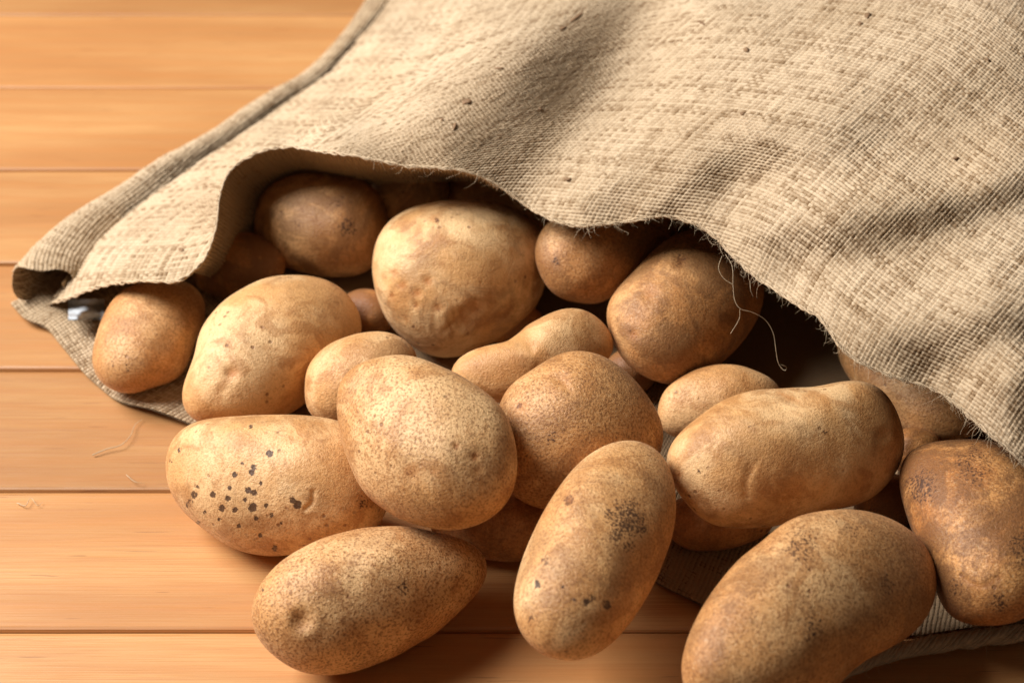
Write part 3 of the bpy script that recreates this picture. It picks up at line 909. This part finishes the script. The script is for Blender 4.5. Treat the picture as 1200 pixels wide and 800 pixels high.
# --- bottom panel lying on the table
def bottom():
    E = spline([(14, 362), (30, 380), (55, 388), (68, 402), (95, 436), (115, 453), (150, 478), (215, 498), (300, 512), (450, 522), (600, 550), (700, 606), (752, 674),
                (815, 712), (880, 730), (990, 748), (1060, 746), (1130, 740), (1200, 732), (1330, 725)], 2400)
    E3 = at_z(E[:, 0], E[:, 1], 0.001)
    E3, L = resample(E3, 2000)
    DIRL = np.array([0.62, 0.78, 0]); DIRR = np.array([0.25, 0.97, 0])
    def mk(nv, LVb, stride, lower=0.0):
        B = E3[::stride]
        t = np.linspace(0, 1, len(B))[:, None]
        sm = np.convolve(np.pad(B[:, 1], 40 // stride + 1, mode='edge'), np.ones(2 * (40 // stride + 1) + 1) / (2 * (40 // stride + 1) + 1), 'valid')
        Bs = B.copy(); Bs[:, 1] = sm
        d = DIRL * (1 - t) + DIRR * t
        v = np.linspace(0, LVb, nv)
        w = sstep(v, 0, 0.08)[:, None, None]
        P = B[None] * (1 - w) + Bs[None] * w + d[None] * v[:, None, None]
        sv = np.repeat(v[:, None], len(B), 1)
        su = np.repeat((t[:, 0] * L)[None], nv, 0)
        rip = 0.0028 + 0.0014 * np.sin(su * 70 + 3 * np.sin(sv * 20)) + 0.0016 * np.exp(-sv / 0.006) * (1 + np.sin(su * 110 + 1)) - 0.0008 * np.exp(-sv / 0.0015)
        P[..., 2] = np.maximum(rip * (1 - 0.6 * sstep(sv, 0.01, 0.06)), 0.0012) - lower
        return P, su, sv
    P, su, sv = mk(190, 0.11, 1)
    d, tint = weave(su, sv, 13)
    P[..., 2] += np.maximum(d, -0.0005) + 0.0002
    F = grid_faces(P.shape[1], P.shape[0])
    x, y, _ = to_px(P.reshape(-1, 3))
    kp = (((x > -20) & (x < 320)) | ((x > 730) & (x < 900)) | (x > 1030))[F].all(axis=1) & (x < 1230)[F].all(axis=1)
    tint = np.maximum(tint, 0.95 * sstep(x.reshape(tint.shape), 250, 500))      # shade under the pile, painted as a darker tint
    PP, FF, AA = compact(P.reshape(-1, 3), F[kp], {"yarn": tint.ravel()})
    Pc, suc, svc = mk(50, 0.62, 16, 0.0009)
    Fc = grid_faces(Pc.shape[1], Pc.shape[0])
    Pc = Pc.reshape(-1, 3)
    Pc[:, 2] = np.maximum(Pc[:, 2], 0.0008)
    V = np.concatenate([PP, Pc]); F2 = np.concatenate([FF, Fc + len(PP)])
    print("bottom faces", len(F2))
    mesh_obj("bottom_panel", V - SACKLOC, F2, BURLAP, sack, attrs={"yarn": np.concatenate([AA["yarn"], np.full(len(Pc), 1.0)])})  # coarse part at full tint: painted shade beneath the pile
bottom()

# --- thin fibres as small tubes
class Tubes:
    def __init__(s): s.v = []; s.f = []; s.n = 0
    def add(s, P, r, k=4, taper=True):
        P = np.asarray(P, float)
        T = np.gradient(P, axis=0); T /= np.maximum(np.linalg.norm(T, axis=1, keepdims=True), 1e-9)
        ref = np.array([0.3, 0.2, 0.93]) if abs(T[:, 2].mean()) < 0.85 else np.array([1.0, 0.1, 0])
        A = np.cross(T, ref); A /= np.maximum(np.linalg.norm(A, axis=1, keepdims=True), 1e-9)
        B = np.cross(A, T)
        n = len(P)
        rad = np.asarray(r) * (np.linspace(1, 0.35, n) if taper else np.ones(n))
        th = np.arange(k) * 2 * math.pi / k
        V = P[:, None] + rad[:, None, None] * (np.cos(th)[None, :, None] * A[:, None] + np.sin(th)[None, :, None] * B[:, None])
        s.v.append(V.reshape(-1, 3))
        i = np.arange(n - 1)[:, None] * k + np.arange(k)[None]
        j = np.arange(n - 1)[:, None] * k + (np.arange(k)[None] + 1) % k
        s.f.append((np.stack([i, j, j + k, i + k], -1).reshape(-1, 4)) + s.n)
        s.n += n * k
    def build(s, name, mat, parent=None, off=None):
        V = np.concatenate(s.v)
        if off is not None: V = V - off
        return mesh_obj(name, V, np.concatenate(s.f), mat, parent)

def hair(P0, d0, L, n, curl, r=rng):
    """a wandering fibre"""
    d = np.asarray(d0, float); d /= np.linalg.norm(d)
    P = [np.asarray(P0, float)]
    bend = r.normal(size=3) * curl
    for _ in range(n):
        bend = bend * 0.8 + r.normal(size=3) * curl * 0.5
        d = d + bend; d /= np.linalg.norm(d)
        P.append(P[-1] + d * L / n)
    return np.array(P)

tb = Tubes()
down = -UPV * 0.8 - FWD * 0.2
for _ in range(1250):
    i = rng.integers(40, len(edge) - 90)
    x, y = edge[i]
    # fray is densest on the middle and right of the mouth
    dens = 0.04 if x < 440 else (0.6 if x < 560 else 1.0)
    if rng.random() > dens: continue
    p = at_depth(x + rng.normal() * 1.5, y - abs(rng.normal()) * 2.0, sampleD(x, y) - 0.0006)
    tang = edge3[min(i + 5, 899)] - edge3[max(i - 5, 0)]; tang /= np.linalg.norm(tang)
    d = tang * rng.normal() * 0.9 + down * (0.5 + rng.random() * 0.5) - FWD * rng.random() * 0.4
    L = 0.0018 + rng.exponential(0.0022)
    tb.add(hair(p, d, min(L, 0.012), 6, 0.35), 0.00005 + 0.00005 * rng.random(), 3)
# longer kinked yarn ends hanging from the cut
for _ in range(46):
    i = rng.integers(440, 880)
    x, y = edge[min(i, 899)]
    if x > 1190: continue
    p = at_depth(x, y - 1, sampleD(x, y) - 0.0008)
    tang = edge3[min(i + 5, 899)] - edge3[max(i - 5, 0)]; tang /= np.linalg.norm(tang)
    tb.add(hair(p, tang * rng.normal() + down * 0.5 - FWD * 0.4, rng.uniform(0.005, 0.012), 12, 0.30), 0.00011, 3)
# fuzz lifting off the face of the cloth
for _ in range(2600):
    u, v = rng.random(), rng.random() ** 1.6 * 0.6
    X, Y = cloth_xy(np.array([u]), np.array([v]))
    if not (0 < X[0] < 1210 and 0 < Y[0] < 600) or not inside(X, Y + 3)[0]: continue
    p = at_depth(X, Y, sampleD(X, Y))[0] - FWD * 0.0003
    d = rng.normal(size=3) * 0.6; d[2] = abs(d[2]) * 0.5
    tb.add(hair(p, d, 0.0015 + rng.exponential(0.002), 5, 0.4), 0.00005, 3)
fr = tb.build("frayed_fibres", FIBRE, sack, SACKLOC)
fr["kind"] = "stuff"

# outermost yarns running along the cut edge
yt = Tubes()
ep, eL = resample(edge3, 2200)
sl = np.linspace(0, eL, 2200)
for k in range(3):
    ph = sl * 900 + k * 2.1
    off = (0.0003 * np.sin(ph))[:, None] * UPV + (0.0003 * np.cos(ph))[:, None] * FWD
    wob = (0.0012 * (vnoise2(sl * 160, sl * 0 + k, 60 + k) - 0.5))[:, None] * UPV
    yt.add(ep + off + wob - FWD * 0.0002, 0.00038 + 0.00012 * np.sin(sl * 500 + k), 5, False)
yt.build("edge_yarn", BURLAP, sack, SACKLOC)

def long_thread(pts, depth, r, name="loose_thread"):
    q = spline(pts, 60)
    t = Tubes()
    t.add(at_depth(q[:, 0], q[:, 1], q[:, 2]), r, 5, False)
    return t.build(name, FIBRE, sack, SACKLOC)
d0 = float(sampleD(np.array([850.0]), np.array([290.0]))[0]) - 0.001
long_thread([(850, 298, d0), (858, 312, d0 - .004), (859, 335, d0 - .006), (861, 352, d0 - .007), (868, 362, d0 - .007), (882, 366, d0 - .006), (897, 375, d0 - .004), (906, 390, d0 - .002), (909, 408, d0), (912, 425, d0 + .002), (919, 434, d0 + .002), (922, 430, d0 + .001), (915, 427, d0)], 0, 0.00010)
long_thread([(846, 300, d0), (842, 314, d0 - .004), (848, 326, d0 - .005), (858, 333, d0 - .006)], 0, 0.00009)
long_thread([(867, 362, d0 - .007), (866, 374, d0 - .007), (856, 391, d0 - .006)], 0, 0.00009)

# --- thick corded hem at the lower right
def cord():
    q = spline([(960, 800), (1005, 778), (1055, 761), (1100, 754), (1150, 747), (1200, 740), (1290, 730)], 300)
    P = at_z(q[:, 0], q[:, 1], 0.0062)
    P, L = resample(P, 420)
    T = np.gradient(P, axis=0); T /= np.linalg.norm(T, axis=1, keepdims=True)
    A = np.cross(T, [0, 0, 1.0]); A /= np.linalg.norm(A, axis=1, keepdims=True)
    B = np.cross(A, T)
    s = np.linspace(0, L, len(P))
    t = Tubes()
    for k in range(9):
        ph = k * 2 * math.pi / 9 + s * 260
        rad = 0.0026 + 0.0004 * np.sin(s * 130 + k)
        Q = P + (np.cos(ph) * rad)[:, None] * A + (np.sin(ph) * rad)[:, None] * B
        t.add(Q, 0.0011 + 0.0003 * np.sin(s * 300 + k * 2), 6, False)
    o = t.build("corded_hem", FIBRE, sack, SACKLOC)
    h = Tubes()
    for _ in range(420):
        i = rng.integers(5, len(P) - 5)
        th = rng.random() * 6.28
        o2 = math.cos(th) * A[i] + math.sin(th) * B[i]
        if o2[2] < -0.4: o2[2] *= -1
        h.add(hair(P[i] + o2 * 0.0032, o2 * 0.6 + T[i] * rng.normal() * 1.2, 0.003 + rng.exponential(0.003), 7, 0.3), 0.00009, 3)
    hh = h.build("cord_fuzz", FIBRE, o); hh["kind"] = "stuff"
    hh.location = -SACKLOC
cord()

# --- bits of husk caught on the cloth
def fleck(x, y, w, h, ang, name="husk_fleck"):
    c, s = math.cos(ang), math.sin(ang)
    r = np.random.default_rng(int(x * 7 + y))
    n = 7
    V = []
    for ring, k in ((0, 1.0), (1, 0.6)):
        for j in range(n):
            a = j * 2 * math.pi / n
            rr = (0.75 + 0.5 * r.random()) * k
            dx, dy = math.cos(a) * w * rr * 0.75, math.sin(a) * h * rr * 0.75
            X, Y = x + dx * c - dy * s, y + dx * s + dy * c
            D = sampleD(np.array([float(X)]), np.array([float(Y)]))[0] - (0.0004 if ring == 0 else 0.0014)
            V.append(at_depth(X, Y, D))
    V.append(np.mean(V[n:], axis=0) - FWD * 0.0003)
    F = [(j, (j + 1) % n, n + (j + 1) % n, n + j) for j in range(n)] + [(n + j, n + (j + 1) % n, 2 * n, 2 * n) for j in range(n)]
    F3 = []
    for q in F:
        F3.append(q[:3])
        if q[2] != q[3]: F3.append((q[0], q[2], q[3]))
    return mesh_obj(name, np.array(V) - SACKLOC, np.array(F3), HUSK, sack)
for f in [(548, 119, 8, 4, -.3), (533, 148, 6, 2.5, 1.9), (585, 80, 8, 2, 0), (518, 140, 3, 2, 0), (634, 128, 4, 2, .3), (212, 292, 6, 3, .4), (1017, 18, 6, 4, -.5),
          (875, 58, 5, 3.5, 0), (1008, 27, 4, 2.5, 0), (676, 20, 12, 2.5, -.6), (660, 33, 7, 2, -.5), (870, 133, 5, 3, 0), (665, 210, 7, 3, 0), (1120, 185, 6, 2.5, 0), (1158, 70, 4, 2, .5), (822, 27, 7, 2, .5)]:
    fleck(*f)

# ------------------------------------------------------------------ small loose things
def scrap():
    r = np.random.default_rng(5)
    n = 14
    X, Y = np.meshgrid(np.linspace(80, 122, n), np.linspace(350, 374, n))
    Z = 0.012 + 0.0015 * r.random((n, n)) + 0.004 * np.sin(X * 0.16 + Y * .1) + 0.002 * np.sin(Y * 0.4)
    P = at_z(X, Y, Z)
    c = P.reshape(-1, 3).mean(0); c[2] = 0
    V = P.reshape(-1, 3)
    V2 = np.concatenate([V, V - np.array([0, 0, 0.0006])])
    F = grid_faces(n, n)
    F2 = np.concatenate([F, F[:, ::-1] + n * n])
    o = mesh_obj("plastic_scrap", V2 - c, F2, PLASTIC)
    o.location = c
    thing(o, "crumpled shiny bluish white plastic scrap beside the small orange potato", "plastic scrap")
scrap()

def table_fibre(pts, label, r=0.00028):
    q = spline(pts, 40)
    P = at_z(q[:, 0], q[:, 1], np.full(len(q), 0.0009) + 0.0012 * np.sin(np.linspace(0, 3.1, len(q))))
    c = P.mean(0); c[2] = 0.0
    t = Tubes(); t.add(P - c, r, 5, True)
    o = t.build("jute_fibre", FIBRE)
    o.location = c
    thing(o, label, "fibre", "stray fibres on the planks")
table_fibre([(108, 533), (125, 526), (142, 521), (153, 510), (158, 498), (167, 491)], "longer forked looking pale jute fibre on the plank below the sack corner")
table_fibre([(20, 589), (30, 592), (36, 583), (44, 592), (50, 588)], "tiny curled jute fibre on the plank seam at the left", 0.0002)
table_fibre([(148, 556), (158, 564), (170, 566)], "short straight jute fibre left of the scab spotted potato", 0.0002)
